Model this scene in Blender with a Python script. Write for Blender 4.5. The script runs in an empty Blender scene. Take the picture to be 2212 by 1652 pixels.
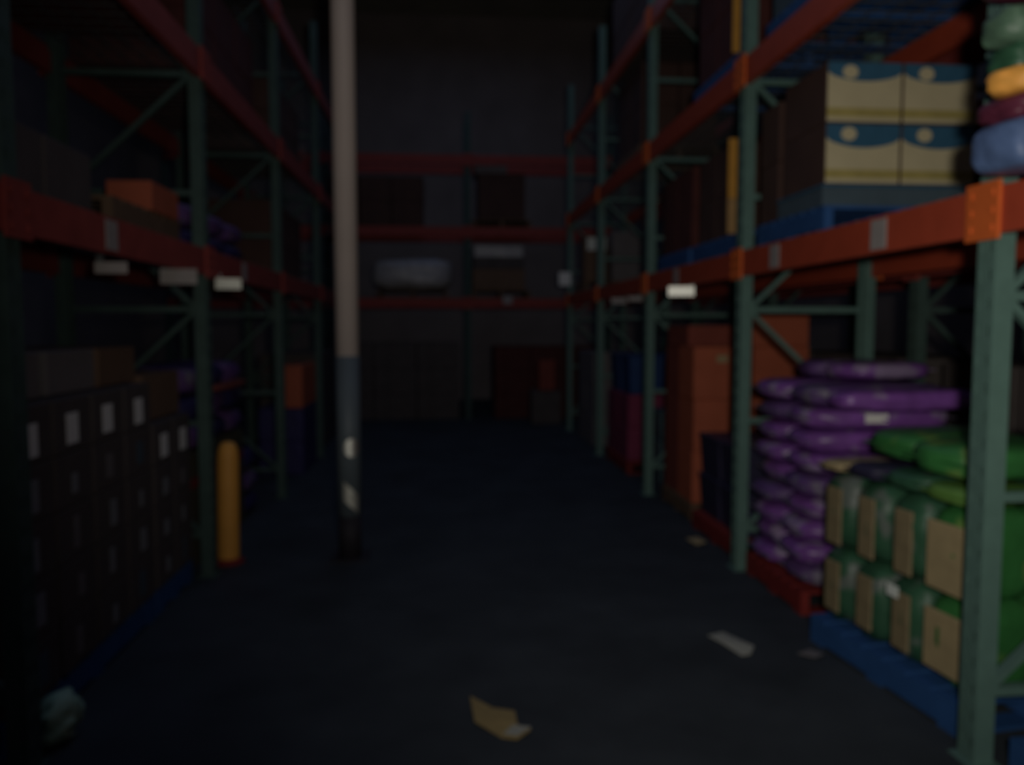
import bpy, bmesh, math, random
from mathutils import Vector, Matrix

random.seed(7)
sc = bpy.context.scene
col = sc.collection
R = math.radians

# ------------------------------------------------------------------ camera
cam_data = bpy.data.cameras.new('camera')
cam = bpy.data.objects.new('camera', cam_data)
col.objects.link(cam)
cam.location = (0, 0, 1.6)
cam.rotation_euler = (R(90 - 4.071), 0, R(-5.063))
cam_data.sensor_width = 36
cam_data.lens = 1700 / 2212 * 36
cam_data.clip_start = 0.05
cam_data.dof.use_dof = True            # the photograph is focused on something very near
cam_data.dof.focus_distance = 0.5
cam_data.dof.aperture_fstop = 5.0
sc.camera = cam

# ------------------------------------------------------------------ world, lamps, exposure
world = bpy.data.worlds.new('world')
sc.world = world
world.use_nodes = True
world.node_tree.nodes['Background'].inputs[0].default_value = (0.02, 0.03, 0.05, 1)
world.node_tree.nodes['Background'].inputs[1].default_value = 0.1


def lamp(name, kind, loc, aim, energy, color, **kw):
    d = bpy.data.lights.new(name, kind)
    d.energy = energy
    d.color = color
    for k, v in kw.items():
        setattr(d, k, v)
    o = bpy.data.objects.new(name, d)
    col.objects.link(o)
    o.location = loc
    o.rotation_euler = (Vector(aim) - Vector(loc)).to_track_quat('-Z', 'Y').to_euler()
    return o


lamp('torch_light', 'SPOT', (0.16, -0.05, 1.72), (1.85, 4.5, 2.25), 165, (1.0, 0.95, 0.86),
     spot_size=R(112), spot_blend=1.0, shadow_soft_size=0.05)
lamp('overhead_fill', 'AREA', (0.3, 8, 7.6), (0.3, 8, 0), 38, (0.42, 0.58, 1.0), shape='RECTANGLE', size=3.0, size_y=14)  # added bluish fill, no lamp up there; lifts the dark floor and goods
lamp('back_wall_fill', 'AREA', (0.2, -3.6, 4.2), (0.2, 12, 6.5), 4.5, (0.85, 0.8, 0.95), shape='RECTANGLE', size=3.0, size_y=2.5)  # added fill without a doorway; brightens the upper back wall and roof

sc.view_settings.view_transform = 'Standard'
sc.view_settings.look = 'None'
sc.view_settings.gamma = 1
sc.view_settings.exposure = 0
sc.view_settings.use_curve_mapping = False

# ------------------------------------------------------------------ materials
MATS = {}


def mat(name, rgb, rough=0.7, var=0.25, scale=9.0, metal=0.0, bump=0.0, spec=0.3, patch=None):
    if name in MATS:
        return MATS[name]
    m = bpy.data.materials.new(name)
    m.use_nodes = True
    nt = m.node_tree
    b = nt.nodes['Principled BSDF']
    tc = nt.nodes.new('ShaderNodeTexCoord')
    nz = nt.nodes.new('ShaderNodeTexNoise')
    nz.inputs['Scale'].default_value = scale
    nz.inputs['Detail'].default_value = 5
    nt.links.new(tc.outputs['Object'], nz.inputs['Vector'])
    mx = nt.nodes.new('ShaderNodeMix')
    mx.data_type = 'RGBA'
    lo = [c * (1 - var) for c in rgb] + [1]
    hi = [min(1, c * (1 + var)) for c in rgb] + [1]
    mx.inputs[6].default_value = lo
    mx.inputs[7].default_value = hi
    nt.links.new(nz.outputs['Fac'], mx.inputs[0])
    out = mx.outputs[2]
    if patch:                     # pale patches on a bag; on purple film they paint in shiny reflections
        n2 = nt.nodes.new('ShaderNodeTexNoise')
        n2.inputs['Scale'].default_value = 7.0
        n2.inputs['Detail'].default_value = 1.5
        gi = nt.nodes.new('ShaderNodeObjectInfo')
        ad = nt.nodes.new('ShaderNodeVectorMath')
        ad.operation = 'MULTIPLY_ADD'
        ad.inputs[1].default_value = (1, 1, 1)
        nt.links.new(tc.outputs['Object'], ad.inputs[0])
        nt.links.new(gi.outputs['Location'], ad.inputs[2])
        nt.links.new(ad.outputs[0], n2.inputs['Vector'])
        rp = nt.nodes.new('ShaderNodeValToRGB')
        rp.color_ramp.elements[0].position = 0.56
        rp.color_ramp.elements[1].position = 0.64
        nt.links.new(n2.outputs['Fac'], rp.inputs[0])
        m2 = nt.nodes.new('ShaderNodeMix')
        m2.data_type = 'RGBA'
        m2.inputs[7].default_value = (*patch, 1)
        nt.links.new(rp.outputs['Color'], m2.inputs[0])
        nt.links.new(out, m2.inputs[6])
        out = m2.outputs[2]
    nt.links.new(out, b.inputs['Base Color'])
    b.inputs['Roughness'].default_value = rough
    b.inputs['Metallic'].default_value = metal
    b.inputs['Specular IOR Level'].default_value = spec
    if bump:
        bp = nt.nodes.new('ShaderNodeBump')
        bp.inputs['Strength'].default_value = bump
        bp.inputs['Distance'].default_value = 0.02
        nt.links.new(nz.outputs['Fac'], bp.inputs['Height'])
        nt.links.new(bp.outputs['Normal'], b.inputs['Normal'])
    MATS[name] = m
    return m


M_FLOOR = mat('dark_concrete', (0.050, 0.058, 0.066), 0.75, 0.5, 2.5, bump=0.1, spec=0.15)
M_WALL = mat('dark_wall_panel', (0.25, 0.21, 0.20), 0.9, 0.3, 1.5)
M_CEIL = mat('dark_roof_sheet', (0.35, 0.32, 0.25), 0.9, 0.3, 1.5)
M_JOIST = mat('joist_steel', (0.09, 0.08, 0.06), 0.7, 0.3, 4)
M_GREEN = mat('upright_green_paint', (0.12, 0.215, 0.185), 0.5, 0.2, 14)
M_ORANGE = mat('beam_orange_paint', (0.47, 0.075, 0.035), 0.45, 0.2, 8)
M_ORANGE_LIT = mat('connector_lit_orange', (0.72, 0.15, 0.035), 0.45, 0.15, 8)  # brighter than the beams: glow of the near light put into the colour
M_GREEN_DARK = mat('darker_upright_green_paint', (0.065, 0.11, 0.095), 0.7, 0.35, 10)  # darker, rougher version of the green rack paint
M_ORANGE_DARK = mat('darker_beam_red_paint', (0.34, 0.062, 0.050), 0.7, 0.3, 8)  # darker, rougher version of the beam paint
M_DECK = mat('galvanised_wire', (0.16, 0.17, 0.17), 0.4, 0.2, 20, metal=0.4)
M_CARD = mat('price_card', (0.40, 0.36, 0.34), 0.6, 0.15, 20)
M_SIGN = mat('white_sign_card', (0.85, 0.9, 0.85), 0.5, 0.05, 20)
M_BLUE = mat('pallet_blue_paint', (0.028, 0.095, 0.27), 0.7, 0.3, 8)
M_RED = mat('pallet_red_paint', (0.22, 0.025, 0.022), 0.7, 0.35, 8)
M_WOOD = mat('bare_pallet_wood', (0.16, 0.10, 0.06), 0.8, 0.3, 8)
M_PURPLE = mat('purple_film', (0.24, 0.085, 0.38), 0.38, 0.55, 9, bump=0.5, spec=0.5, patch=(0.36, 0.27, 0.44))  # patch tone paints shiny reflections onto the film
M_PURPLE2 = mat('dull_purple_film', (0.14, 0.07, 0.23), 0.5, 0.5, 8, bump=0.4, patch=(0.2, 0.17, 0.24))
M_NAVY = mat('navy_film', (0.035, 0.03, 0.12), 0.5, 0.4, 8, bump=0.3)
M_LEAF = mat('green_film', (0.045, 0.21, 0.055), 0.45, 0.5, 7, bump=0.5, spec=0.5, patch=(0.15, 0.28, 0.07))
M_DKGREEN = mat('dark_green_film', (0.035, 0.11, 0.06), 0.45, 0.5, 9, bump=0.4, spec=0.4, patch=(0.14, 0.17, 0.15))
M_LIME = mat('light_green_film', (0.13, 0.27, 0.06), 0.45, 0.3, 9, bump=0.4)
M_TANP = mat('tan_print', (0.42, 0.33, 0.18), 0.6, 0.25, 12)
M_TAND = mat('dull_tan_print', (0.27, 0.215, 0.12), 0.6, 0.35, 12)
M_REFL = mat('reflective_sheeting', (0.85, 0.85, 0.78), 0.5, 0.08, 20, metal=1.0)
M_REFL2 = mat('worn_reflective_sheeting', (0.7, 0.7, 0.6), 0.6, 0.5, 14, metal=0.9)
M_SEAM = mat('crimped_seam', (0.22, 0.2, 0.28), 0.5, 0.2, 12)
M_PALE = mat('pale_label', (0.95, 0.92, 0.86), 0.6, 0.12, 14)
M_PALE2 = mat('greyed_label', (0.27, 0.28, 0.29), 0.6, 0.3, 14)
M_BRT = mat('bright_label_and_glint', (0.8, 0.85, 0.8), 0.4, 0.05, 14)
M_ORCARD = mat('orange_carton_board', (0.48, 0.12, 0.06), 0.7, 0.2, 5)
M_RUST = mat('rust_red_carton_board', (0.26, 0.06, 0.04), 0.75, 0.25, 5)
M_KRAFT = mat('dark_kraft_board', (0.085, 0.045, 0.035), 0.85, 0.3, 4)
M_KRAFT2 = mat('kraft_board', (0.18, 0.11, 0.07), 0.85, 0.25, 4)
M_MAROON = mat('maroon_board', (0.24, 0.04, 0.09), 0.8, 0.3, 5)
M_BROWNRED = mat('reddish_brown_board', (0.10, 0.030, 0.025), 0.85, 0.3, 5)
M_TAPE = mat('parcel_tape', (0.12, 0.08, 0.05), 0.35, 0.2, 10)
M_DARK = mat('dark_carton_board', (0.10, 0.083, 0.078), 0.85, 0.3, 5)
M_CREAM = mat('cream_print', (0.62, 0.54, 0.34), 0.6, 0.15, 6)
M_CYAN = mat('deep_blue_print', (0.04, 0.13, 0.22), 0.6, 0.25, 10)
M_YEL = mat('mustard_print', (0.44, 0.36, 0.12), 0.6, 0.35, 9)
M_SLATE = mat('slate_board', (0.08, 0.12, 0.15), 0.7, 0.25, 8)
M_YBOARD = mat('yellow_painted_board', (0.62, 0.3, 0.05), 0.6, 0.2, 8)
M_TANWOOD = mat('tan_timber', (0.42, 0.25, 0.10), 0.7, 0.25, 12)
M_WRAP = mat('stretch_wrap', (0.42, 0.40, 0.40), 0.35, 0.3, 7, bump=0.6, spec=0.6)
M_GREY = mat('grey_board', (0.20, 0.18, 0.18), 0.8, 0.2, 5)
M_NAVYBIN = mat('navy_plastic', (0.035, 0.032, 0.07), 0.5, 0.3, 5)
M_BLUEBIN = mat('blue_plastic', (0.015, 0.05, 0.17), 0.5, 0.3, 5)
M_TEALBIN = mat('teal_grey_plastic', (0.06, 0.10, 0.12), 0.5, 0.3, 5)
M_OLIVE = mat('olive_board', (0.085, 0.075, 0.04), 0.8, 0.25, 5)
M_COL = mat('column_cream_paint', (0.60, 0.51, 0.47), 0.5, 0.12, 3)
M_COL2 = mat('column_grey_midsection', (0.12, 0.15, 0.17), 0.5, 0.15, 5)  # column turns grey blue over its lower stretch
M_COL3 = mat('column_dark_foot', (0.028, 0.025, 0.032), 0.7, 0.3, 5)  # near-black tone of the lowest stretch and base plate
M_BOLL = mat('bollard_orange', (0.85, 0.40, 0.08), 0.5, 0.15, 6)
M_RAG = mat('pale_green_plastic', (0.48, 0.72, 0.50), 0.5, 0.3, 30, bump=0.5)
M_PAPER = mat('white_paper', (0.42, 0.42, 0.36), 0.8, 0.1, 30)
M_CARDB = mat('torn_cardboard', (0.38, 0.28, 0.12), 0.85, 0.2, 20)
M_OCHRE = mat('ochre_film', (0.35, 0.16, 0.03), 0.45, 0.35, 12, bump=0.4)
M_JEAN = mat('blue_grey_film', (0.10, 0.16, 0.32), 0.45, 0.35, 12, bump=0.5)
M_MIXG = mat('grey_green_film', (0.10, 0.18, 0.12), 0.45, 0.35, 12, bump=0.5)
M_MAGBAG = mat('wine_film', (0.12, 0.025, 0.05), 0.45, 0.35, 12, bump=0.5)
M_GREYF = mat('grey_film', (0.17, 0.16, 0.17), 0.45, 0.35, 14, bump=0.5)
M_OLIVEF = mat('olive_film', (0.20, 0.19, 0.06), 0.45, 0.35, 12, bump=0.5)

# ------------------------------------------------------------------ mesh helpers
CACHE = {}


def mesh_from(bm, name, m, smooth=False):
    me = bpy.data.meshes.new(name)
    bm.normal_update()
    bm.to_mesh(me)
    bm.free()
    me.materials.append(m)
    if smooth:
        for p in me.polygons:
            p.use_smooth = True
    return me


def add_box(bm, x0, x1, y0, y1, z0, z1):
    v = [bm.verts.new(c) for c in ((x0, y0, z0), (x1, y0, z0), (x1, y1, z0), (x0, y1, z0),
                                   (x0, y0, z1), (x1, y0, z1), (x1, y1, z1), (x0, y1, z1))]
    for f in ((3, 2, 1, 0), (4, 5, 6, 7), (0, 1, 5, 4), (1, 2, 6, 5), (2, 3, 7, 6), (3, 0, 4, 7)):
        bm.faces.new([v[i] for i in f])


def box_me(sx, sy, sz, m, bev=0.0):
    """box standing on z=0, centred in x and y"""
    key = ('box', round(sx, 4), round(sy, 4), round(sz, 4), m.name, bev)
    if key not in CACHE:
        bm = bmesh.new()
        add_box(bm, -sx / 2, sx / 2, -sy / 2, sy / 2, 0, sz)
        if bev:
            bmesh.ops.bevel(bm, geom=bm.edges[:], offset=bev, segments=2 if bev > .01 else 1, affect='EDGES')
        CACHE[key] = mesh_from(bm, 'box_mesh', m)
    return CACHE[key]


def pillow_me(sx, sy, sz, m, puff=4.0, wob=0.012, seed=0):
    """soft filled bag lying on z=0"""
    key = ('pil', round(sx, 4), round(sy, 4), round(sz, 4), m.name, puff, seed)
    if key not in CACHE:
        rnd = random.Random(seed * 31 + 5)
        bm = bmesh.new()
        bmesh.ops.create_cube(bm, size=2)
        bmesh.ops.subdivide_edges(bm, edges=bm.edges[:], cuts=5, use_grid_fill=True)
        for v in bm.verts:
            x, y, z = v.co
            n = (abs(x) ** puff + abs(y) ** puff + abs(z) ** puff) ** (1 / puff)
            x, y, z = x / n, y / n, z / n
            r = wob * (rnd.random() - .5) * 2
            if z > -0.9:
                z += r * 4
            v.co = (x * sx / 2 + r, y * sy / 2 + r, max(0, (z + 1) * sz / 2))
        CACHE[key] = mesh_from(bm, 'bag_mesh', m, True)
    return CACHE[key]


def poly_me(key, pts, thick, m):
    """flat polygon in the xy plane from z=0 to z=thick"""
    if key not in CACHE:
        bm = bmesh.new()
        a = [bm.verts.new((x, y, 0)) for x, y in pts]
        b = [bm.verts.new((x, y, thick)) for x, y in pts]
        n = len(pts)
        bm.faces.new(b)
        bm.faces.new(a[::-1])
        for i in range(n):
            bm.faces.new((a[i], a[(i + 1) % n], b[(i + 1) % n], b[i]))
        bmesh.ops.recalc_face_normals(bm, faces=bm.faces[:])
        CACHE[key] = mesh_from(bm, 'sheet_mesh', m)
    return CACHE[key]


def lathe_me(key, prof, m, seg=24):
    if key not in CACHE:
        bm = bmesh.new()
        rings = []
        for r, z in prof:
            rings.append([bm.verts.new((r * math.cos(2 * math.pi * i / seg), r * math.sin(2 * math.pi * i / seg), z))
                          for i in range(seg)])
        for a, b in zip(rings, rings[1:]):
            for i in range(seg):
                bm.faces.new((a[i], a[(i + 1) % seg], b[(i + 1) % seg], b[i]))
        bm.faces.new(rings[0][::-1])
        bm.faces.new(rings[-1])
        CACHE[key] = mesh_from(bm, 'turned_mesh', m, True)
    return CACHE[key]


def thing(name, label, cat, loc=(0, 0, 0), rz=0.0, group=None, parent_rot=None):
    o = bpy.data.objects.new(name, None)
    col.objects.link(o)
    o.empty_display_size = 0.1
    o.location = loc
    o.rotation_euler = parent_rot or (0, 0, rz)
    o['label'] = label
    o['category'] = cat
    if group:
        o['group'] = group
    return o


def part(parent, name, me, loc=(0, 0, 0), rot=(0, 0, 0), label=None):
    o = bpy.data.objects.new(name, me)
    col.objects.link(o)
    o.parent = parent
    o.location = loc
    o.rotation_euler = rot
    if label:
        o['label'] = label
    return o


def single(name, me, label, cat, loc, rot=(0, 0, 0), group=None):
    o = bpy.data.objects.new(name, me)
    col.objects.link(o)
    o.location = loc
    o.rotation_euler = rot
    o['label'] = label
    o['category'] = cat
    if group:
        o['group'] = group
    return o


def struct(name, me, loc=(0, 0, 0)):
    o = bpy.data.objects.new(name, me)
    col.objects.link(o)
    o.location = loc
    o['kind'] = 'structure'
    return o


# ------------------------------------------------------------------ building shell
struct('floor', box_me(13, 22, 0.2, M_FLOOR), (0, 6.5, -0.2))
ceil = struct('ceiling', box_me(13, 22, 0.1, M_CEIL), (0, 6.5, 8.2))
struct('wall_back', box_me(13, 0.2, 8.2, M_WALL), (0, 17.4, 0))
struct('wall_front', box_me(13, 0.2, 8.2, M_WALL), (0, -4.4, 0))
struct('wall_left', box_me(0.2, 21.6, 8.2, M_WALL), (-6.4, 6.5, 0))
struct('wall_right', box_me(0.2, 21.6, 8.2, M_WALL), (6.4, 6.5, 0))
jm = box_me(12.6, 0.08, 0.22, M_JOIST)
for k in range(9):
    part(ceil, 'joist', jm, (0, -8.5 + 2.2 * k, -0.22))

# ------------------------------------------------------------------ pallet racks
LV = (2.0, 3.2, 4.4)
BEAM_H = 0.16
TOP = [z + BEAM_H / 2 + 0.012 for z in LV]


def upright_me(h, paint=None):
    paint = paint or M_GREEN
    key = ('upright', h, paint.name)
    if key not in CACHE:
        bm = bmesh.new()
        w, d, t = 0.09, 0.075, 0.004
        # face strips with two columns of slots, side flanges behind: a C channel, face towards -x
        ys = (-.045, -.026, -.013, .013, .026, .045)
        for i in (0, 2, 4):
            add_box(bm, 0, t, ys[i], ys[i + 1], 0, h)
        n = int(h / .1)
        for i in (1, 3):
            for k in range(n):
                z = k * h / n
                add_box(bm, 0, t, ys[i], ys[i + 1], z, z + .06)
        add_box(bm, t, d, -.045, -.045 + t, 0, h)
        add_box(bm, t, d, .045 - t, .045, 0, h)
        add_box(bm, d - t, d, -.041, -.022, 0, h)
        add_box(bm, d - t, d, .022, .041, 0, h)
        CACHE[key] = mesh_from(bm, 'upright_mesh', paint)
    return CACHE[key]


def beam_me(L, paint=None):
    paint = paint or M_ORANGE
    key = ('beam', round(L, 3), paint.name)
    if key not in CACHE:
        bm = bmesh.new()
        # stepped box section along y, face towards -x
        pr = [(0, -.08), (.045, -.08), (.045, .045), (.03, .045), (.03, .08), (0, .08)]
        a = [bm.verts.new((x, -L / 2, z)) for x, z in pr]
        b = [bm.verts.new((x, L / 2, z)) for x, z in pr]
        n = len(pr)
        bm.faces.new(a)
        bm.faces.new(b[::-1])
        for i in range(n):
            bm.faces.new((a[i], b[i], b[(i + 1) % n], a[(i + 1) % n]))
        bmesh.ops.recalc_face_normals(bm, faces=bm.faces[:])
        CACHE[key] = mesh_from(bm, 'beam_mesh', paint)
    return CACHE[key]


def connector_me(paint=None):
    paint = paint or M_ORANGE_LIT
    key = ('conn', paint.name)
    if key not in CACHE:
        bm = bmesh.new()
        add_box(bm, -.014, 0, -.03, .055, -.10, .10)
        for z in (-.06, 0, .06):
            add_box(bm, -.020, -.014, .018, .034, z - .011, z + .011)
        CACHE[key] = mesh_from(bm, 'connector_mesh', paint)
    return CACHE[key]


def deck_me(wx, ly):
    key = ('deck', wx, round(ly, 3))
    if key not in CACHE:
        bm = bmesh.new()
        n = int(ly / .12)
        for k in range(n + 1):
            y = -ly / 2 + k * ly / n
            add_box(bm, 0, wx, y - .003, y + .003, -.006, 0)
        for k in range(8):
            x = .01 + k * (wx - .02) / 7
            add_box(bm, x - .004, x + .004, -ly / 2, ly / 2, -.012, -.006)
        CACHE[key] = mesh_from(bm, 'deck_mesh', M_DECK)
    return CACHE[key]


def rod_between(parent, name, a, b, w, m, label=None):
    a, b = Vector(a), Vector(b)
    L = (b - a).length
    me = box_me(w, w * .8, round(L, 3), m)
    q = (b - a).to_track_quat('Z', 'Y')
    o = part(parent, name, me, a, q.to_euler(), label)
    return o


def rack(label, loc, rz, ys, h, labels=(), depth=0.9, decks=True, darker_paint=False):
    """local frame: front face plane x=0 (aisle side at -x), depth to +x, run along +y"""
    t = thing('pallet_rack', label, 'rack', loc, rz, None)
    MG, MO, MC = (M_GREEN_DARK, M_ORANGE_DARK, M_ORANGE_DARK) if darker_paint else (M_GREEN, M_ORANGE, M_ORANGE_LIT)
    for y in ys:
        part(t, 'upright', upright_me(h, MG), (0, y, 0))
        part(t, 'upright', upright_me(h, MG), (depth, y, 0), (0, 0, math.pi))
        for x in (.04, depth - .04):
            part(t, 'base_plate', box_me(.12, .14, .008, MG), (x, y, 0))
        zs = [.25 + .72 * k for k in range(int((h - .3) / .72) + 1)]
        for z in zs:
            part(t, 'horizontal_brace', box_me(depth - .15, .035, .035, MG), (depth / 2, y, z))
        for k, (z0, z1) in enumerate(zip(zs, zs[1:])):
            xa, xb = (.075, depth - .075) if k % 2 == 0 else (depth - .075, .075)
            rod_between(t, 'diagonal_brace', (xa, y, z0 + .03), (xb, y, z1 + .01), .034, MG)
    for bay, (ya, yb) in enumerate(zip(ys, ys[1:])):
        L = yb - ya - .10
        for li, z in enumerate(LV):
            for side in (0, 1):
                x, rot = ((-.012, 0) if side == 0 else (depth + .012, math.pi))
                bo = part(t, 'beam', beam_me(L, MO), (x, (ya + yb) / 2, z), (0, 0, rot))
                for s in (-1, 1):
                    c = part(bo, 'beam_connector', connector_me(MC), (0, s * (L / 2 + .022), 0))
                    if s == 1:
                        c.scale = (1, -1, 1)
                if side == 0 and li == 0:
                    for (by, off) in labels:
                        if by == bay:
                            part(bo, 'price_label', box_me(.004, .12, .13, M_CARD), (-.005, off - (ya + yb) / 2, -.065),
                                 label='pale price label')
            if decks:
                part(t, 'wire_deck', deck_me(depth - .02, L), (.01, (ya + yb) / 2, z + BEAM_H / 2 + .012))
    return t


XR, XL = 1.912, -1.465
PR = (0.31, 2.64, 4.97, 7.30, 9.63, 11.96)
PL = (0.55, 2.87, 5.13, 7.46, 9.79, 12.12)
rack('tall green and orange pallet rack holding the purple and green bags', (XR, 0, 0), 0, PR, 5.2,
     labels=((1, 3.31), (1, 4.39), (2, 6.3)))
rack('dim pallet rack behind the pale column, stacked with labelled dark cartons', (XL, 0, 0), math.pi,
     [-y for y in PL][::-1], 5.2, labels=((3, -3.65), (2, -6.0)), darker_paint=True)
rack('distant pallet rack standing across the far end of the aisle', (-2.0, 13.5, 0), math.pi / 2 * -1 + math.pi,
     (-4.9, -2.45, 0.0, 2.5), 5.2, decks=False, darker_paint=True)
rack('pallet rack standing back to back behind the rack of purple bags', (3.10, 0, 0), 0, PR, 5.2, decks=False, darker_paint=True)


# ------------------------------------------------------------------ pallets, cartons, bags
def pallet(label, c, L, W=.84, m=M_BLUE, rz=0.0, colour='blue', boards=7):
    """centre c; L along y, W along x, 0.14 high"""
    t = thing('pallet', label, 'pallet', c, rz)
    for x in (-W / 2 + .025, 0, W / 2 - .025):
        part(t, 'stringer', box_me(.05, L, .10, m), (x, 0, .018))
    bw = L / boards * .82
    for k in range(boards):
        part(t, 'top_board', box_me(W, bw, .02, m), (0, -L / 2 + bw / 2 + k * (L - bw) / (boards - 1), .118))
    for k in range(3):
        part(t, 'bottom_board', box_me(W, .1, .018, m), (0, -L / 2 + .05 + k * (L - .1) / 2, 0))
    return t


PH = .138


def carton(label, c, s, m, rz=0.0, tape=M_TAPE, sticker=None, name='carton', group=None):
    """carton with body, closed flaps' tape and (optionally) a label on the aisle face"""
    t = thing(name, label, 'box', c, rz, group)
    sx, sy, sz = s
    part(t, 'body', box_me(sx, sy, sz, m, .006))
    part(t, 'tape', box_me(.05, sy + .004, .002, tape), (0, 0, sz - .0005))
    if sticker:
        mm, w, h, z, side = sticker
        if side == 'x':       # face towards the aisle of the right rack (-x)
            part(t, 'sticker', box_me(.003, w, h, mm), (-sx / 2 - .001, 0, z))
        elif side == '+x':
            part(t, 'sticker', box_me(.003, w, h, mm), (sx / 2 + .001, 0, z))
        else:
            part(t, 'sticker', box_me(w, .003, h, mm), (0, -sy / 2 - .001, z))
    return t


ORD = ['bottom', 'second', 'third', 'fourth', 'fifth', 'sixth', 'seventh', 'eighth', 'ninth', 'tenth']


def tier(k, n):
    if k == 0:
        return 'bottom row'
    if k == n - 1:
        return 'top row'
    return ORD[k] + ' row up'


def depth_word(j, n):
    if n == 1:
        return ''
    return {0: 'near', n - 1: 'far'}.get(j, ['', 'second', 'third', 'fourth', 'fifth'][min(j, 4)])


def stack(desc, place, x0, x1, y0, y1, z0, nx, ny, nz, h, m, gap=.01, sticker=None, jit=.008, side=1, name='carton',
          keep=lambda i, j, k: True):
    """grid of cartons; side=1: right rack (aisle face at x0); -1: left rack (aisle face at x1)"""
    sx = (x1 - x0) / nx - gap
    sy = (y1 - y0) / ny - gap
    for k in range(nz):
        for j in range(ny):
            for i in range(nx):
                if not keep(i, j, k):
                    continue
                x = x0 + (x1 - x0) * (i + .5) / nx
                y = y0 + (y1 - y0) * (j + .5) / ny
                front = (i == 0) if side == 1 else (i == nx - 1)
                fb = '' if nx == 1 else ('column-side ', 'middle ', 'far ')[i] if nx == 3 else ('aisle-side ' if front else 'inner ')
                dw = depth_word(j, ny)
                lab = '%s%s%s, %s, %s' % (fb + (dw + ' ' if dw else ''), desc, '', tier(k, nz), place)
                carton(' '.join(lab.split()), (x + random.uniform(-jit, jit) * .3, y, z0 + k * h),
                       (sx - random.random() * jit, sy - random.random() * jit, h - .002), m,
                       sticker=sticker if front else None, name=name)


def bag(label, c, s, m, rz=0.0, panel=None, seed=0, name='bag', seam=True, rot=None, sticker=None, seam_m=None):
    t = thing(name, label, 'bag', c, rz)
    if rot:
        t.rotation_euler = rot
    sx, sy, sz = s
    part(t, 'body', pillow_me(sx, sy, sz, m, 4.0, .010, seed))
    if seam:
        for q in (-1, 1):
            part(t, 'seam', box_me(.02, sy * .86, .006, seam_m or m), (q * (sx / 2 - .004), 0, sz * .48))
    if panel:
        mm, w, h, z = panel
        part(t, 'printed_panel', box_me(.014, w, h, mm, .004), (-sx / 2 + .0, 0, z))
    if sticker:
        part(t, 'sticker', box_me(sticker[0], .004, sticker[1], M_PALE, .001), (sticker[2], -sy / 2 - .004, sz * .35), label='pale sticker')
    return t


# ---- first bay on the right, floor: green bags standing on a skewed blue pallet
A = R(7.0)
CX0, CY0 = 1.985, 2.80                       # near aisle corner of the pallet


def skew(u, v):
    return (CX0 + u * math.cos(A) - v * math.sin(A), CY0 + u * math.sin(A) + v * math.cos(A))


pc = skew(.40, .49)
pallet('skewed blue pallet on the floor under the green and tan bags', (pc[0], pc[1], 0), .98, .80, M_BLUE, A)
pan_w = (.205, .105, .105, .11)
cols = ('nearest', 'second', 'third', 'farthest')
for k in range(2):
    for j in range(4):
        for i in range(2):
            x, y = skew(.03 + .19 + .385 * i, .125 + .245 * j)
            if i == 0:
                lab = 'upright green bag with %s tan panel, %s column, %s row, on the skewed blue pallet' % (
                    'wide' if j == 0 else 'narrow', cols[j], 'lower' if k == 0 else 'upper')
            else:
                lab = 'plain green bag standing behind the %s tan-panelled column, %s row' % (
                    cols[j], 'lower' if k == 0 else 'upper')
            g = (M_DKGREEN, M_LEAF)[(j == 0)]
            bag(lab, (x, y, PH + .002 + .375 * k), (.37, .24, .37), g, A, seed=j + 4 * k,
                panel=(M_TANP if j == 0 else M_TAND, pan_w[j], (.25, .28)[k], (.06, .02)[k]) if i == 0 else None, seam=False,
                name='garden_bag')
z1 = PH + .004 + .75
# bags lying flat on top
for (nm, u, v, z, s, m, lab) in (
        ('a', .22, .14, z1, (.40, .27, .075), M_LIME, 'thin light green bag lying on the nearest tan-panelled column'),
        ('b', .62, .14, z1, (.38, .27, .075), M_DKGREEN, 'dark green bag lying flat beside the thin light green bag'),
        ('c', .24, .41, z1, (.40, .27, .08), M_DKGREEN, 'dark green bag lying flat below the bright green top bags'),
        ('d', .62, .41, z1, (.36, .27, .08), M_KRAFT, 'brown bag lying flat beneath the back bright green bag'),
        ('e', .20, .67, z1, (.36, .22, .07), M_NAVYBIN, 'navy bag at the edge of the green bag stack'),
        ('f', .20, .90, z1, (.36, .17, .05), M_TANP, 'flat tan bag on the far end of the green bag stack')):
    x, y = skew(u, v)
    bag(lab, (x, y, z), s, m, A, seed=hash(nm) % 1 + ord(nm), name='garden_bag')
for (nm, u, v, z, s, lab) in (
        ('g', .43, .25, z1 + .085, (.74, .40, .15), 'bright green plump bag on top of the tan-panelled bags, nearest the camera'),
        ('h', .47, .655, z1 + .085, (.62, .38, .14), 'bright green plump bag on top, against the purple stack')):
    x, y = skew(u, v)
    bag(lab, (x, y, z), s, M_LEAF, A, seed=ord(nm), name='garden_bag')
x, y = skew(-.012, .37)
single('plastic_glint', box_me(.004, .07, .05, M_BRT), 'small white patch for a plastic reflection on the green bags', 'label',
       (x, y, .44), (0, 0, A))  # white patch painted in for a glint on the plastic

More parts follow.
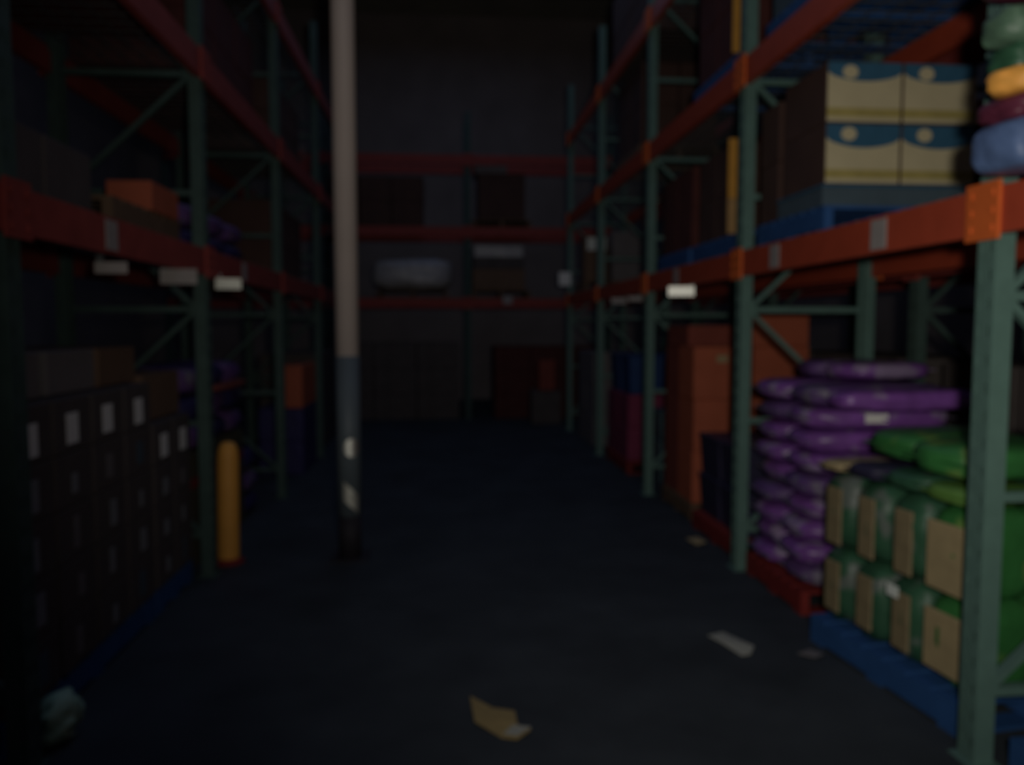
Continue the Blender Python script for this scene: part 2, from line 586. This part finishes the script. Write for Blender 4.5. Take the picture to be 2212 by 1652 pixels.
# ---- purple bags on the red pallet
pallet('red pallet on the floor under the purple bags', (2.40, 4.50, 0), .79, .86, M_RED)
nz = 9
bh = .127
for k in range(nz):
    for j in range(2):
        dx = random.uniform(-.03, .03)
        m = M_PURPLE if (k + j) % 4 else M_PURPLE2
        lab = 'purple bag lying in the tall purple stack, %s column, %s' % (('near', 'far')[j], tier(k, nz))
        bag(lab, (2.41 + dx, 4.29 + .41 * j, PH + .002 + k * bh), (.84 + random.uniform(-.04, .02), .405, bh - .002), m,
            random.uniform(-.03, .03), seed=k * 2 + j, name='litter_bag',
            sticker=(.13, .05, -.06) if (k == nz - 2 and j == 0) else None, seam_m=M_SEAM)
bag('loose purple bag tilted on top of the tall purple stack', (2.55, 4.42, PH + nz * bh + .015), (.55, .36, .10),
    M_PURPLE, .25, seed=77, name='litter_bag')
bag('long purple bag laid across the top of the purple stack', (2.52, 4.76, PH + nz * bh + .004), (.5, .30, .11),
    M_PURPLE2, -.1, seed=78, name='litter_bag')
# extra purple bag resting against green stack top
bag('purple bag jutting out over the green bags', (2.42, 3.91, 1.165), (.80, .24, .11), M_PURPLE, .02, seed=79,
    name='litter_bag')

# ---- second bay: navy totes, orange cartons
pallet('red pallet under the navy totes beyond the purple stack', (2.42, 5.60, 0), .94, .86, M_RED)


def tote(label, c, s, m, name='storage_tote', rz=0):
    t = thing(name, label, 'crate', c, rz)
    sx, sy, sz = s
    bm = bmesh.new()
    v0 = [(-sx / 2 * .9, -sy / 2 * .9), (sx / 2 * .9, -sy / 2 * .9), (sx / 2 * .9, sy / 2 * .9), (-sx / 2 * .9, sy / 2 * .9)]
    v1 = [(-sx / 2, -sy / 2), (sx / 2, -sy / 2), (sx / 2, sy / 2), (-sx / 2, sy / 2)]
    a = [bm.verts.new((x, y, 0)) for x, y in v0]
    b = [bm.verts.new((x, y, sz - .03)) for x, y in v1]
    bm.faces.new(a[::-1])
    bm.faces.new(b)
    for i in range(4):
        bm.faces.new((a[i], a[(i + 1) % 4], b[(i + 1) % 4], b[i]))
    part(t, 'body', mesh_from(bm, 'tote_mesh', m))
    part(t, 'lid', box_me(sx + .02, sy + .02, .028, m, .006), (0, 0, sz - .03))
    for q in (-1, 1):
        part(t, 'handle', box_me(.10, .02, .03, m, .004), (0, q * (sy / 2 + .008), sz - .07))
    return t


for k in range(2):
    for j in range(2):
        for i in range(2):
            tote('navy lidded tote below the orange cartons, %s tier, %s %s' % (
                ('lower', 'upper')[k], ('near', 'far')[j], ('aisle side', 'inner side')[i]),
                (2.225 + .425 * i, 5.37 + .46 * j, PH + .004 + .315 * k), (.38, .41, .31), M_NAVYBIN)
single('paper_slip', box_me(.12, .08, .004, M_GREY), 'grey paper slip lying on the navy totes', 'paper',
       (2.14, 5.4, PH + .64), (0, 0, .3))

pallet('bare wooden pallet under the stack of orange cartons', (2.52, 6.66, 0), .86, .98, M_WOOD)
OX = (2.03, 2.54, 3.02)
for k in range(4):
    for j in range(2):
        for i in range(2):
            h = .43 if k < 3 else .27
            if k == 3 and (i == 0 or j == 1):
                continue
            m = M_ORCARD if (i == 1 or (j == 0)) else M_RUST
            if k == 3:
                lab = 'flat orange carton on top of the orange stack, above the purple bags'
            else:
                lab = 'orange carton of the tall stack beyond the navy totes, %s, %s %s' % (
                    tier(k, 4), ('near', 'far')[j], ('aisle side', 'inner side')[i])
            carton(lab, ((OX[i] + OX[i + 1]) / 2 + random.uniform(-.006, .006), 6.455 + .42 * j, PH + .004 + .432 * k),
                   (.475, .40, h), m, rz=random.uniform(-.01, .01), sticker=(M_TANP, .09, .06, .3, 'y') if i == 0 and j == 0 and k == 2 else None)
carton('dark rust-red carton on the aisle side of the orange stack, topmost', (2.27, 6.70, PH + .004 + .432 * 3),
       (.46, .6, .17), M_RUST)

# ---- third bay: blue crates on maroon cartons, teal tote
pallet('dark red pallet under the maroon cartons', (2.42, 8.85, 0), 1.1, .86, M_RED)
stack('maroon carton', 'under the blue crates', 2.0, 2.84, 8.35, 9.35, PH + .002, 2, 2, 2, .36, M_MAROON)
for j in range(2):
    for i in range(2):
        tote('blue lidded crate on the maroon cartons, %s %s' % (('near', 'far')[j], ('aisle side', 'inner side')[i]),
             (2.22 + .42 * i, 8.6 + .5 * j, PH + .008 + .72), (.39, .42, .42), M_BLUEBIN)
tote('teal grey tote standing on the floor before the maroon cartons', (2.44, 7.98, 0), (.5, .36, .44), M_TEALBIN)
tote('teal grey tote stacked on another before the maroon cartons', (2.44, 7.98, .445), (.5, .36, .3), M_TEALBIN)
# fourth bay
stack('dim grey carton', 'last bay before the far end', 2.0, 2.84, 10.3, 11.5, 0, 2, 2, 3, .42, M_GREY)

# ---- bay nearest the camera, right
pallet('blue pallet beside the nearest green post, at the frame edge', (2.42, 2.02, 0), 1.05, .82, M_BLUE)
for k in range(3):
    for j in range(2):
        bag('large bright green sack in the bay nearest the camera, %s, %s' % (('near', 'far')[j], ('bottom', 'middle', 'top')[k]),
            (2.40, 1.82 + .40 * j, PH + .20 + .25 * k), (.78, .39, .245), M_LEAF, .02 * k, seed=20 + k * 2 + j, name='garden_bag')
bag('dark purple sack under the large bright green sacks, far side', (2.40, 2.22, PH + .004), (.76, .38, .19), M_PURPLE2, 0, seed=30,
    name='litter_bag')
bag('ochre sack under the large bright green sacks, near side', (2.38, 1.82, PH + .004), (.76, .38, .19), M_OCHRE, 0, seed=31,
    name='litter_bag')
t = thing('plank', 'tan timber plank leaning inside the nearest rack frame', 'plank', (2.06, 2.50, 1.215), 0)
t.rotation_euler = (0, R(25), 0)
part(t, 'board', box_me(.035, .06, .9, M_TANWOOD, .003), (0, 0, -.9))
t.location = (2.03, 2.51, 1.28)
t.rotation_euler = (0, R(-33), 0)

# ------------------------------------------------------------------ first shelf, right rack
Z1 = TOP[0] + .001
Z2 = TOP[1] + .001
Z3 = TOP[2] + .001
pallet('blue pallet on the first shelf under the cream and blue cartons', (2.41, 4.44, Z1), .88, .84, M_BLUE)
pallet('blue pallet on the first shelf behind the yellow board', (2.41, 5.62, Z1), 1.1, .84, M_BLUE)
pallet('far blue pallet on the first shelf, over the orange cartons', (2.41, 6.72, Z1), .9, .84, M_BLUE)


def printed_carton(label, c, s, up=False):
    t = thing('printed_carton', label, 'box', c)
    sx, sy, sz = s
    part(t, 'body', box_me(sx, sy, sz, M_KRAFT, .005))
    yf = -sy / 2 - .001

    def plate(name, pts, m, th, lab=None, key=None):
        part(t, name, poly_me(key, pts, th, m), (0, yf, 0), (R(90), 0, 0), lab)
    w = sx / 2 - .004
    plate('cream_face', [(-w, .006), (w, .006), (w, sz - .004), (-w, sz - .004)], M_CREAM, .001, 'cream printed face', ('cf', sx, sz))
    n = 16
    e, c_ = (.055, .10) if up else (.075, .125)
    pts = [(-w, sz - .004)]
    pts += [(-w + 2 * w * i / n, sz - e - (c_ - e) * abs(math.sin(math.pi * i / n)) ** .6) for i in range(n + 1)]
    pts += [(w, sz - .004)]
    plate('blue_band', pts[::-1], M_CYAN, .003, 'scalloped deep blue band', ('bb', sx, sz, up))
    plate('emblem', [(-.08 + .042 * math.cos(a * math.pi / 8), sz - .055 + .035 * math.sin(a * math.pi / 8)) for a in range(16)],
          M_CREAM, .005, 'round cream emblem', ('em', sz))
    plate('mustard_stripe', [(-w, .03), (w, .03), (w, .075), (-w, .075)], M_YEL, .003, 'mustard stripe', ('ms', sx))
    part(t, 'tape', box_me(.05, sy + .002, .002, M_TAPE), (0, 0, sz - .0005))


zc = Z1 + PH
t = thing('tray', 'slate coloured cardboard tray between the blue pallet and cream cartons', 'tray', (2.405, 4.30, zc))
part(t, 'base', box_me(.83, .56, .10, M_SLATE, .004))
part(t, 'rim', box_me(.84, .57, .012, M_CYAN), (0, 0, .10))
zc += .114
for k in range(2):
    for i in range(2):
        printed_carton('cream carton with scalloped blue band, %s tier, %s' % (('lower', 'upper')[k], ('aisle side', 'inner side')[i]),
                       (2.20 + .415 * i, 4.27, zc + .315 * k), (.408, .50, .312), up=(k == 1))
stack('plain brown carton', 'behind the cream cartons', 2.0, 2.82, 4.60, 4.88, Z1 + PH + .002, 2, 1, 2, .35, M_KRAFT)
stack('brown carton', 'on the pallet behind the yellow board', 2.02, 2.82, 5.36, 6.14, Z1 + PH + .002, 2, 2, 2, .32, M_KRAFT,
      keep=lambda i, j, k: True)
stack('reddish brown carton', 'on the far blue first-shelf pallet', 2.02, 2.82, 6.3, 7.14, Z1 + PH + .002, 2, 2, 2, .33, M_BROWNRED)
t = thing('board', 'narrow yellow board standing upright beside the second green post', 'board', (1.985, 5.16, Z1 + PH + .062))
t.location = (2.0, 5.29, Z1 + PH + .001)
part(t, 'painted_face', box_me(.11, .025, .40, M_YBOARD, .003), (0, 0, .24))
part(t, 'bare_end', box_me(.112, .027, .24, M_TANWOOD, .003), (0, 0, 0), label='bare tan end')
# wrapped cartons further along
pallet('bare wooden pallet on the first shelf holding the two distant grey cartons', (2.42, 11.2, Z1), .8, .9, M_WOOD)
carton('narrow pale carton with a bright top label, distant first shelf', (2.13, 11.0, Z1 + PH + .001), (.32, .36, .62), M_KRAFT2,
       sticker=(M_BRT, .26, .17, .42, 'y'))
carton('wide dim grey carton beside the narrow pale carton, lower', (2.60, 11.0, Z1 + PH + .001), (.50, .36, .34), M_GREY)
carton('wide dim grey carton beside the narrow pale carton, upper', (2.60, 11.0, Z1 + PH + .343), (.50, .36, .33), M_GREY)

# goods heaped on the near bay's first shelf (upper frame edge)
for (lab, x, y, z, s, m, rot, sd) in (
        ('blue grey bag on the shelf edge above the nearest post', 1.99, 2.42, 0, (.20, .24, .15), M_JEAN, 0.1, 41),
        ('olive bag beside the blue grey bag on the nearest shelf', 2.21, 2.42, 0, (.22, .24, .13), M_OLIVEF, 0, 42),
        ('dark wine bag lying on the blue grey bag', 2.02, 2.42, .155, (.24, .24, .07), M_MAGBAG, 0.1, 43),
        ('dark wine bag lying on the olive bag', 2.27, 2.42, .135, (.22, .24, .09), M_MAGBAG, 0.0, 44),
        ('bright orange pouch in the heap above the nearest post', 1.93, 2.38, .23, (.11, .14, .07), M_BOLL, 0.5, 45),
        ('grey pouch beside the bright orange pouch', 2.10, 2.40, .235, (.16, .2, .09), M_GREYF, 0.2, 46),
        ('wine pouch on top of the grey pouch', 2.10, 2.40, .33, (.2, .2, .05), M_MAGBAG, 0.0, 47),
        ('grey green pouch above the bright orange pouch', 1.95, 2.40, .385, (.15, .16, .10), M_MIXG, 0.1, 48),
        ('tall ochre pouch beside the grey green pouch', 2.10, 2.40, .385, (.12, .16, .16), M_OCHRE, 0.1, 49),
        ('wide wine bag laid across the grey green pouch', 2.04, 2.40, .55, (.34, .2, .05), M_MAGBAG, -0.1, 50),
        ('grey bag near the top of the nearest heap', 1.99, 2.40, .605, (.2, .2, .12), M_GREYF, 0.1, 51),
        ('ochre pouch at the very top of the nearest heap', 2.02, 2.40, .73, (.24, .2, .09), M_OCHRE, 0.0, 52)):
    if z == .23:
        z = .228
    bag(lab, (x - .13, y, Z1 + z), (s[0] + .04, s[1], s[2] + .012), m, rot, seed=sd, name='pouch', seam=False)
bag('flat wine bag under the bright orange pouch', (1.84, 2.40, Z1 + .148), (.18, .18, .08), M_MAGBAG, 0, seed=53, name='pouch', seam=False)
bag('dark bag between the orange pouch and the grey green pouch', (1.85, 2.40, Z1 + .30), (.20, .16, .09), M_DKGREEN, 0, seed=54,
    name='pouch', seam=False)

# ------------------------------------------------------------------ second and third shelves, right rack
pallet('blue pallet on the second shelf, above the cream cartons', (2.41, 4.3, Z2), 1.0, .84, M_BLUE)
stack('dark slate carton', 'second shelf above the cream cartons', 2.02, 2.82, 3.9, 4.8, Z2 + PH + .002, 2, 2, 2, .34, M_SLATE)
pallet('blue pallet on the second shelf, above the yellow board', (2.41, 5.65, Z2), 1.1, .84, M_BLUE)
stack('dark brown carton', 'second shelf above the yellow board', 2.02, 2.82, 5.34, 6.2, Z2 + PH + .002, 2, 2, 2, .40, M_BROWNRED)
t = thing('board', 'short yellow board on the second shelf at the second green post', 'board', (2.0, 5.27, Z2 + PH + .001))
part(t, 'painted_face', box_me(.10, .025, .40, M_YBOARD, .003))
part(t, 'bare_end', box_me(.102, .027, .05, M_TANWOOD, .003), (0, 0, .401), label='bare tan end')
pallet('bare wooden pallet far along the second shelf, over the blue crates', (2.41, 8.5, Z2), 1.1, .84, M_WOOD)
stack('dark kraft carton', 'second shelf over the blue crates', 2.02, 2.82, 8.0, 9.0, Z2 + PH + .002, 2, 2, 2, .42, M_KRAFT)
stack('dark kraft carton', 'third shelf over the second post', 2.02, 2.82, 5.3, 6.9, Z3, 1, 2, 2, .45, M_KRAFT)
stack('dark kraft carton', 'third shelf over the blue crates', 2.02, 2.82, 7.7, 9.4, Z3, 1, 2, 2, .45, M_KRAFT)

# ------------------------------------------------------------------ cartons of the rack behind
for (y0, y1, nm) in ((2.8, 4.7, 'behind the green bags'), (5.2, 7.1, 'behind the orange cartons')):
    stack('dark brown carton', 'rear rack, ' + nm, 3.14, 3.94, y0, y1, 0, 1, 3, 3, .46, M_DARK)
    stack('reddish carton', 'rear rack shelf, ' + nm, 3.14, 3.94, y0, y1, Z1, 1, 3, 2, .40, M_BROWNRED)

# ------------------------------------------------------------------ sign cards hanging below the shelves


def flag(label, c, w, h, side=1, m=M_SIGN, rz=0.0):
    t = thing('sign_card', label, 'sign', c, rz)
    part(t, 'card', box_me(w, .003, h, m), (0, 0, 0))
    part(t, 'clip', box_me(.03, .012, .92 * 0 + .05, M_DECK), (side * (w / 2 - .02), .009, h - .02))
    return t


flag('bright white sign card sticking out under the beam before the orange cartons', (1.865, 6.05, 1.838), .20, .075, m=M_REFL, rz=R(-14))
flag('dim white sign card under the beam, beyond the bright one', (1.86, 8.2, 1.84), .17, .06, m=M_CARD)
flag('dim sign card under the same beam, farthest along', (1.86, 7.5, 1.845), .14, .045, m=M_CARD)
flag('pale green sign card under the dim rack beam, behind the bollard', (-1.40, 5.36, 1.845), .16, .07, -1, m=M_REFL2, rz=R(12))
flag('wide dim sign card under the beam above the labelled cartons', (-1.46, 4.56, 1.835), .20, .085, -1, m=M_CARD)
flag('faint sign card nearest the camera above the labelled cartons', (-1.46, 3.66, 1.835), .14, .05, -1, m=M_CARD)

# ------------------------------------------------------------------ left rack
pallet('blue pallet on the floor under the labelled dark cartons', (-2.0, 3.675, 0), 1.44, .84, M_BLUE)
pallet('blue pallet on the floor by the orange bollard', (-2.0, 4.735, 0), .62, .84, M_BLUE)


def crate_stack(place, ys, zs_top, x1=-1.575, wy=.34):
    for j, y in enumerate(ys):
        for k in range(zs_top[j]):
            top = k == zs_top[j] - 1
            m = M_PALE if top else random.choice((M_PALE2, M_PALE2, M_GREY, M_SLATE))
            w, h = (.105, .13) if top else (random.uniform(.04, .08), random.uniform(.08, .14))
            if j == 0 and wy > .33:
                w, h = (.10, .13)
            t = thing('labelled_carton', 'dark carton with a %s label, %s column, %s, %s' % (
                'pale' if top else 'dull grey', ('first', 'second', 'third', 'fourth')[j], tier(k, zs_top[j]), place),
                'box', (x1 - .19, y, PH + .002 + .232 * k), 0)
            part(t, 'body', box_me(.38, wy, .23, M_DARK, .006))
            part(t, 'tape', box_me(.05, wy + .002, .002, M_TAPE), (0, 0, .2295))
            part(t, 'sticker', box_me(.003, w, h, m), (.191, random.uniform(-.02, .02), (.03 if top else .05) + random.uniform(-.01, .01)),
                 label='pale printed label')
            # one behind
        single('back_carton', box_me(.38, wy, .232 * zs_top[j] - .01, M_DARK, .006),
               'tall plain dark carton behind the %s column, %s' % (('first', 'second', 'third', 'fourth')[j], place), 'box',
               (x1 - .19 - .40, y, PH + .002))


crate_stack('stack under the beam', (3.14, 3.50, 3.86, 4.22), (5, 5, 5, 5))
crate_stack('stack before the bollard', (4.58, 4.89), (4, 4), wy=.30)
# duller layer on top
for j, y in enumerate((3.2, 3.72, 4.22)):
    carton('flat greyish carton on the near labelled cartons, %s along' % ('first', 'second', 'third')[j], (-1.92, y, PH + .002 + 1.163),
           (.5, .46, .19), M_GREY if j < 2 else M_KRAFT2)
carton('brown carton on the stack just before the bollard', (-1.86, 4.75, PH + .002 + .932), (.45, .6, .26), M_KRAFT2)

# bollard
t = thing('bollard', 'rounded orange bollard standing in front of the dim rack', 'bollard', (-1.455, 5.40, 0))
t.rotation_euler = (R(0), R(1.0), 0)
part(t, 'tube', lathe_me('boll', [(.072, .03), (.072, .05), (.070, .72), (.062, .78), (.042, .82), (.0, .83)][:-1] + [(.012, .828)], M_BOLL))
part(t, 'base', lathe_me('bollb', [(.105, 0), (.105, .02), (.08, .032), (.074, .034)], M_RED))  # dark red base takes the place of a red reflection

# second left bay
for j, (y, z) in enumerate(((5.44, 0), (5.91, 0), (6.38, 0))):
    carton('olive carton on the floor beyond the bollard, %s along' % ('first', 'second', 'third')[j], (-1.92, y, .0), (.56, .45, .50),
           M_OLIVE)
    carton('olive carton with a red stripe, upper tier beyond the bollard, %s along' % ('first', 'second', 'third')[j],
           (-1.92, y, .503), (.56, .45, .26), M_OLIVE, sticker=(M_RED, .4, .07, .03, '+x'))
for j in range(4):
    for k in range(3):
        bag('navy purple bag beyond the bollard, %s along, %s' % (('first', 'second', 'third', 'fourth')[j], ('bottom', 'middle', 'top')[k]),
            (-1.93, 5.46 + .47 * j, .768 + .19 * k if j < 3 else .0 + .19 * k), (.60, .45, .186), M_NAVY if (j + k) % 2 else M_PURPLE2, 0,
            seed=60 + j * 3 + k, name='litter_bag')
bag('flat red bag on the navy purple bags', (-1.60, 6.05, 1.14), (.10, .8, .05), M_RUST, 0, seed=90, name='pouch', seam=False)
carton('long orange-brown carton in the far dim bay beside the pale column', (-1.61, 9.05, .724), (.22, .9, .46), M_ORCARD)
stack('dull purple carton', 'under the tan carton by the column', -1.98, -1.49, 8.6, 9.5, 0, 1, 2, 2, .36, M_NAVY, side=-1)
stack('dim grey carton', 'far bay of the dim rack', -2.3, -1.56, 10.1, 11.7, 0, 1, 3, 3, .42, M_DARK, side=-1)

# left shelf goods
pallet('bare wooden pallet on the dim rack shelf under the flat orange carton', (-2.0, 4.49, Z1), .98, .84, M_WOOD)
carton('flat orange carton on the dim rack shelf', (-1.69, 4.72, Z1 + PH + .001), (.24, .44, .16), M_ORCARD)
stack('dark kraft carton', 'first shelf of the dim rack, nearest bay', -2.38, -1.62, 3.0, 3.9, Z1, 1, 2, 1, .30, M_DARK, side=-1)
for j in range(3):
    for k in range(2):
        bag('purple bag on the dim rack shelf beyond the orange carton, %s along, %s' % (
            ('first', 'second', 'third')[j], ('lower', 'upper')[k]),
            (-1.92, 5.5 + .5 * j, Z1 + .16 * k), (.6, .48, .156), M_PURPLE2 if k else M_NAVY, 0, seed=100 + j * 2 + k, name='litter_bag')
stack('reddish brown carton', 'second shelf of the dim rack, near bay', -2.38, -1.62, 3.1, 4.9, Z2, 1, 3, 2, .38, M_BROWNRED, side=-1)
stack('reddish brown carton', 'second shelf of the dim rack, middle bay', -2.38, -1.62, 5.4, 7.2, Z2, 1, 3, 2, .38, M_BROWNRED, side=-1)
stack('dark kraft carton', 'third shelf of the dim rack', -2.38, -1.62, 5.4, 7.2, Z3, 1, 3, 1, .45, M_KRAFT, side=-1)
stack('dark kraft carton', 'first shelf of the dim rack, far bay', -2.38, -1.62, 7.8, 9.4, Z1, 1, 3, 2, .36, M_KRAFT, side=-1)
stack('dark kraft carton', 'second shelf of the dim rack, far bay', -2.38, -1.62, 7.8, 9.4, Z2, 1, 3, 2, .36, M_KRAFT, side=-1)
tote('green tote in the nearest bay of the dim rack', (-1.92, 2.45, .9), (.5, .5, .3), M_DKGREEN)
stack('dark kraft carton', 'floor of the nearest dim bay', -2.3, -1.64, 2.15, 2.75, 0, 1, 1, 2, .44, M_DARK, side=-1)

# ------------------------------------------------------------------ pale column in the aisle
t = thing('column', 'tall pale round steel column standing in the aisle', 'column', (-.645, 5.45, 0))
part(t, 'foot', lathe_me('colf', [(.078, .012), (.078, .30)], M_COL3), label='dark foot')
part(t, 'midsection', lathe_me('cols', [(.080, .30), (.080, 1.40)], M_COL2), label='grey blue sleeve')
part(t, 'shaft', lathe_me('colu', [(.077, 1.40), (.077, 8.19)], M_COL), label='cream painted shaft')
part(t, 'base_plate', box_me(.26, .26, .012, M_COL3))


def curved_patch(key, ang0, ang1, z0, z1, r, m, shape='rect'):
    if key not in CACHE:
        bm = bmesh.new()
        n = 12
        rows = []
        for a in range(n + 1):
            u = a / n * 2 - 1
            if shape == 'round':
                hh = math.sqrt(max(0.02, 1 - u * u))
                lo, hi = (z0 + z1) / 2 - hh * (z1 - z0) / 2, (z0 + z1) / 2 + hh * (z1 - z0) / 2
            else:
                lo, hi = z0 - u * .05, z1 - u * .05
            an = ang0 + (ang1 - ang0) * a / n
            rows.append((bm.verts.new((r * math.cos(an), r * math.sin(an), lo)), bm.verts.new((r * math.cos(an), r * math.sin(an), hi)),
                         bm.verts.new(((r + .002) * math.cos(an), (r + .002) * math.sin(an), lo)),
                         bm.verts.new(((r + .002) * math.cos(an), (r + .002) * math.sin(an), hi))))
        for p, q in zip(rows, rows[1:]):
            bm.faces.new((p[2], q[2], q[3], p[3]))
            bm.faces.new((p[0], p[1], q[1], q[0]))
            bm.faces.new((p[1], p[3], q[3], q[1]))
            bm.faces.new((p[0], q[0], q[2], p[2]))
        bm.faces.new((rows[0][0], rows[0][2], rows[0][3], rows[0][1]))
        bm.faces.new((rows[-1][0], rows[-1][1], rows[-1][3], rows[-1][2]))
        bmesh.ops.recalc_face_normals(bm, faces=bm.faces[:])
        CACHE[key] = mesh_from(bm, 'patch_mesh', m)
    return CACHE[key]


part(t, 'round_highlight', curved_patch('rs', R(-108), R(-28), .715, .840, .0795 + .002, M_REFL, 'round'), label='round cream highlight patch')  # reflective patches on the column stand in for its bright highlights
part(t, 'tilted_patch', curved_patch('tt', R(-112), R(-40), .37, .50, .0795 + .002, M_REFL2), label='pale tilted patch')

# ------------------------------------------------------------------ goods on the rack across the far end
E = 13.56
single('wrapped_load', pillow_me(1.35, .8, .52, M_WRAP, 5.0, .02, 201), 'low pale wrapped load on the far end rack, beside the column',
       'load', (-.50, E + .42, LV[0] + .10 + PH))
pallet('wooden pallet under the low pale wrapped load on the far end rack', (-.50, E + .42, LV[0] + .085), .8, 1.2, M_WOOD)
pallet('wooden pallet under the tall grey load on the far end rack', (1.02, E + .42, LV[0] + .085), .8, 1.0, M_WOOD)
carton('brown carton at the bottom of the tall grey far load', (.98, E + .40, LV[0] + .09 + PH), (.9, .7, .36), M_KRAFT2)
carton('dark carton in the middle of the tall grey far load', (.98, E + .40, LV[0] + .452 + PH), (.88, .7, .20), M_DARK)
carton('pale grey carton near the top of the tall grey far load', (.98, E + .40, LV[0] + .654 + PH), (.84, .7, .19), M_WRAP)
pallet('wooden pallet on the second level of the far end rack', (1.03, E + .42, LV[1] + .085), .8, 1.0, M_WOOD)
carton('dark carton on the second level of the far end rack', (1.03, E + .40, LV[1] + .09 + PH), (.8, .7, .78), M_KRAFT)
carton('pale carton on top of the dark far second-level carton', (.85, E + .40, LV[1] + .872 + PH), (.56, .6, .32), M_GREY)
stack('dull brown carton', 'second level of the far end rack', -1.9, -.3, E, E + .8, LV[1] + .085, 3, 1, 2, .42, M_KRAFT)
stack('dark carton', 'floor of the far end rack', -1.9, .3, E, E + .8, 0, 3, 1, 3, .44, M_DARK)
stack('dark reddish carton', 'floor below the tall grey load', .9, 2.8, E, E + .8, 0, 3, 1, 3, .42, M_BROWNRED)
carton('small rust-brown carton standing before the far end rack', (1.72, 13.0, .55), (.26, .3, .5), M_RUST)
stack('dim grey carton', 'floor just before the far end rack', 1.45, 1.95, 12.75, 13.2, 0, 1, 1, 1, .54, M_DARK)
single('price_ticket', box_me(.16, .004, .14, M_CARD), 'small pale ticket on the beam of the far end rack', 'label', (1.12, 13.47, 1.98))
single('price_ticket', box_me(.18, .004, .2, M_PALE), 'small pale ticket hanging at the last green post', 'label', (1.86, 11.9, 2.22))

# ------------------------------------------------------------------ litter on the floor


def sheet(name, pts, lab, cat, m, z=.006, bump=.02, seed=0, extra=None):
    cx = sum(p[0] for p in pts) / len(pts)
    cy = sum(p[1] for p in pts) / len(pts)
    rnd = random.Random(seed)
    t = thing(name, lab, cat, (cx, cy, 0))
    bm = bmesh.new()
    n = len(pts)
    hs = [rnd.uniform(.002, bump) for _ in pts]
    lo = [bm.verts.new((x - cx, y - cy, h)) for (x, y), h in zip(pts, hs)]
    hi = [bm.verts.new((x - cx, y - cy, h + .004)) for (x, y), h in zip(pts, hs)]
    c0 = bm.verts.new((0, 0, bump * .9))
    c1 = bm.verts.new((0, 0, bump * .9 + .004))
    for i in range(n):
        j = (i + 1) % n
        bm.faces.new((hi[i], hi[j], c1))
        bm.faces.new((lo[j], lo[i], c0))
        bm.faces.new((lo[i], lo[j], hi[j], hi[i]))
    bmesh.ops.recalc_face_normals(bm, faces=bm.faces[:])
    part(t, 'sheet', mesh_from(bm, 'litter_mesh', m))
    if extra:
        part(t, 'torn_corner', poly_me(('tc', name), [(p[0] - cx, p[1] - cy) for p in extra], .004, M_PAPER), (0, 0, bump + .006),
             label='pale torn corner')
    return t


sheet('cardboard_scrap', [(.11, 3.30), (.20, 3.18), (.29, 3.15), (.29, 3.03), (.34, 2.99), (.28, 2.93), (.22, 2.95), (.12, 3.07)],
      'torn tan cardboard scrap lying alone on the dark aisle floor', 'litter', M_CARDB, seed=3, bump=.012,
      extra=[(.27, 3.01), (.34, 2.99), (.28, 2.93), (.23, 2.95)])
sheet('paper_scrap', [(1.36, 3.86), (1.45, 3.90), (1.54, 3.70), (1.49, 3.62), (1.44, 3.61), (1.40, 3.74)],
      'white paper scrap on the floor before the skewed blue pallet', 'litter', M_PAPER, seed=4, bump=.015)
sheet('paper_scrap', [(1.72, 3.60), (1.80, 3.64), (1.84, 3.58), (1.78, 3.54)], 'tiny grey paper scrap touching the skewed blue pallet', 'litter',
      M_GREY, seed=5, bump=.01)
sheet('orange_scrap', [(1.80, 5.62), (1.90, 5.66), (1.93, 5.55), (1.84, 5.50)], 'small orange-brown scrap on the floor by the red pallets',
      'litter', M_TANP, seed=6, bump=.03)
single('plastic_wrap', pillow_me(.15, .16, .19, M_RAG, 2.2, .03, 301), 'crumpled pale green plastic wrap by the near blue pallet', 'litter',
       (-1.495, 3.07, .0))
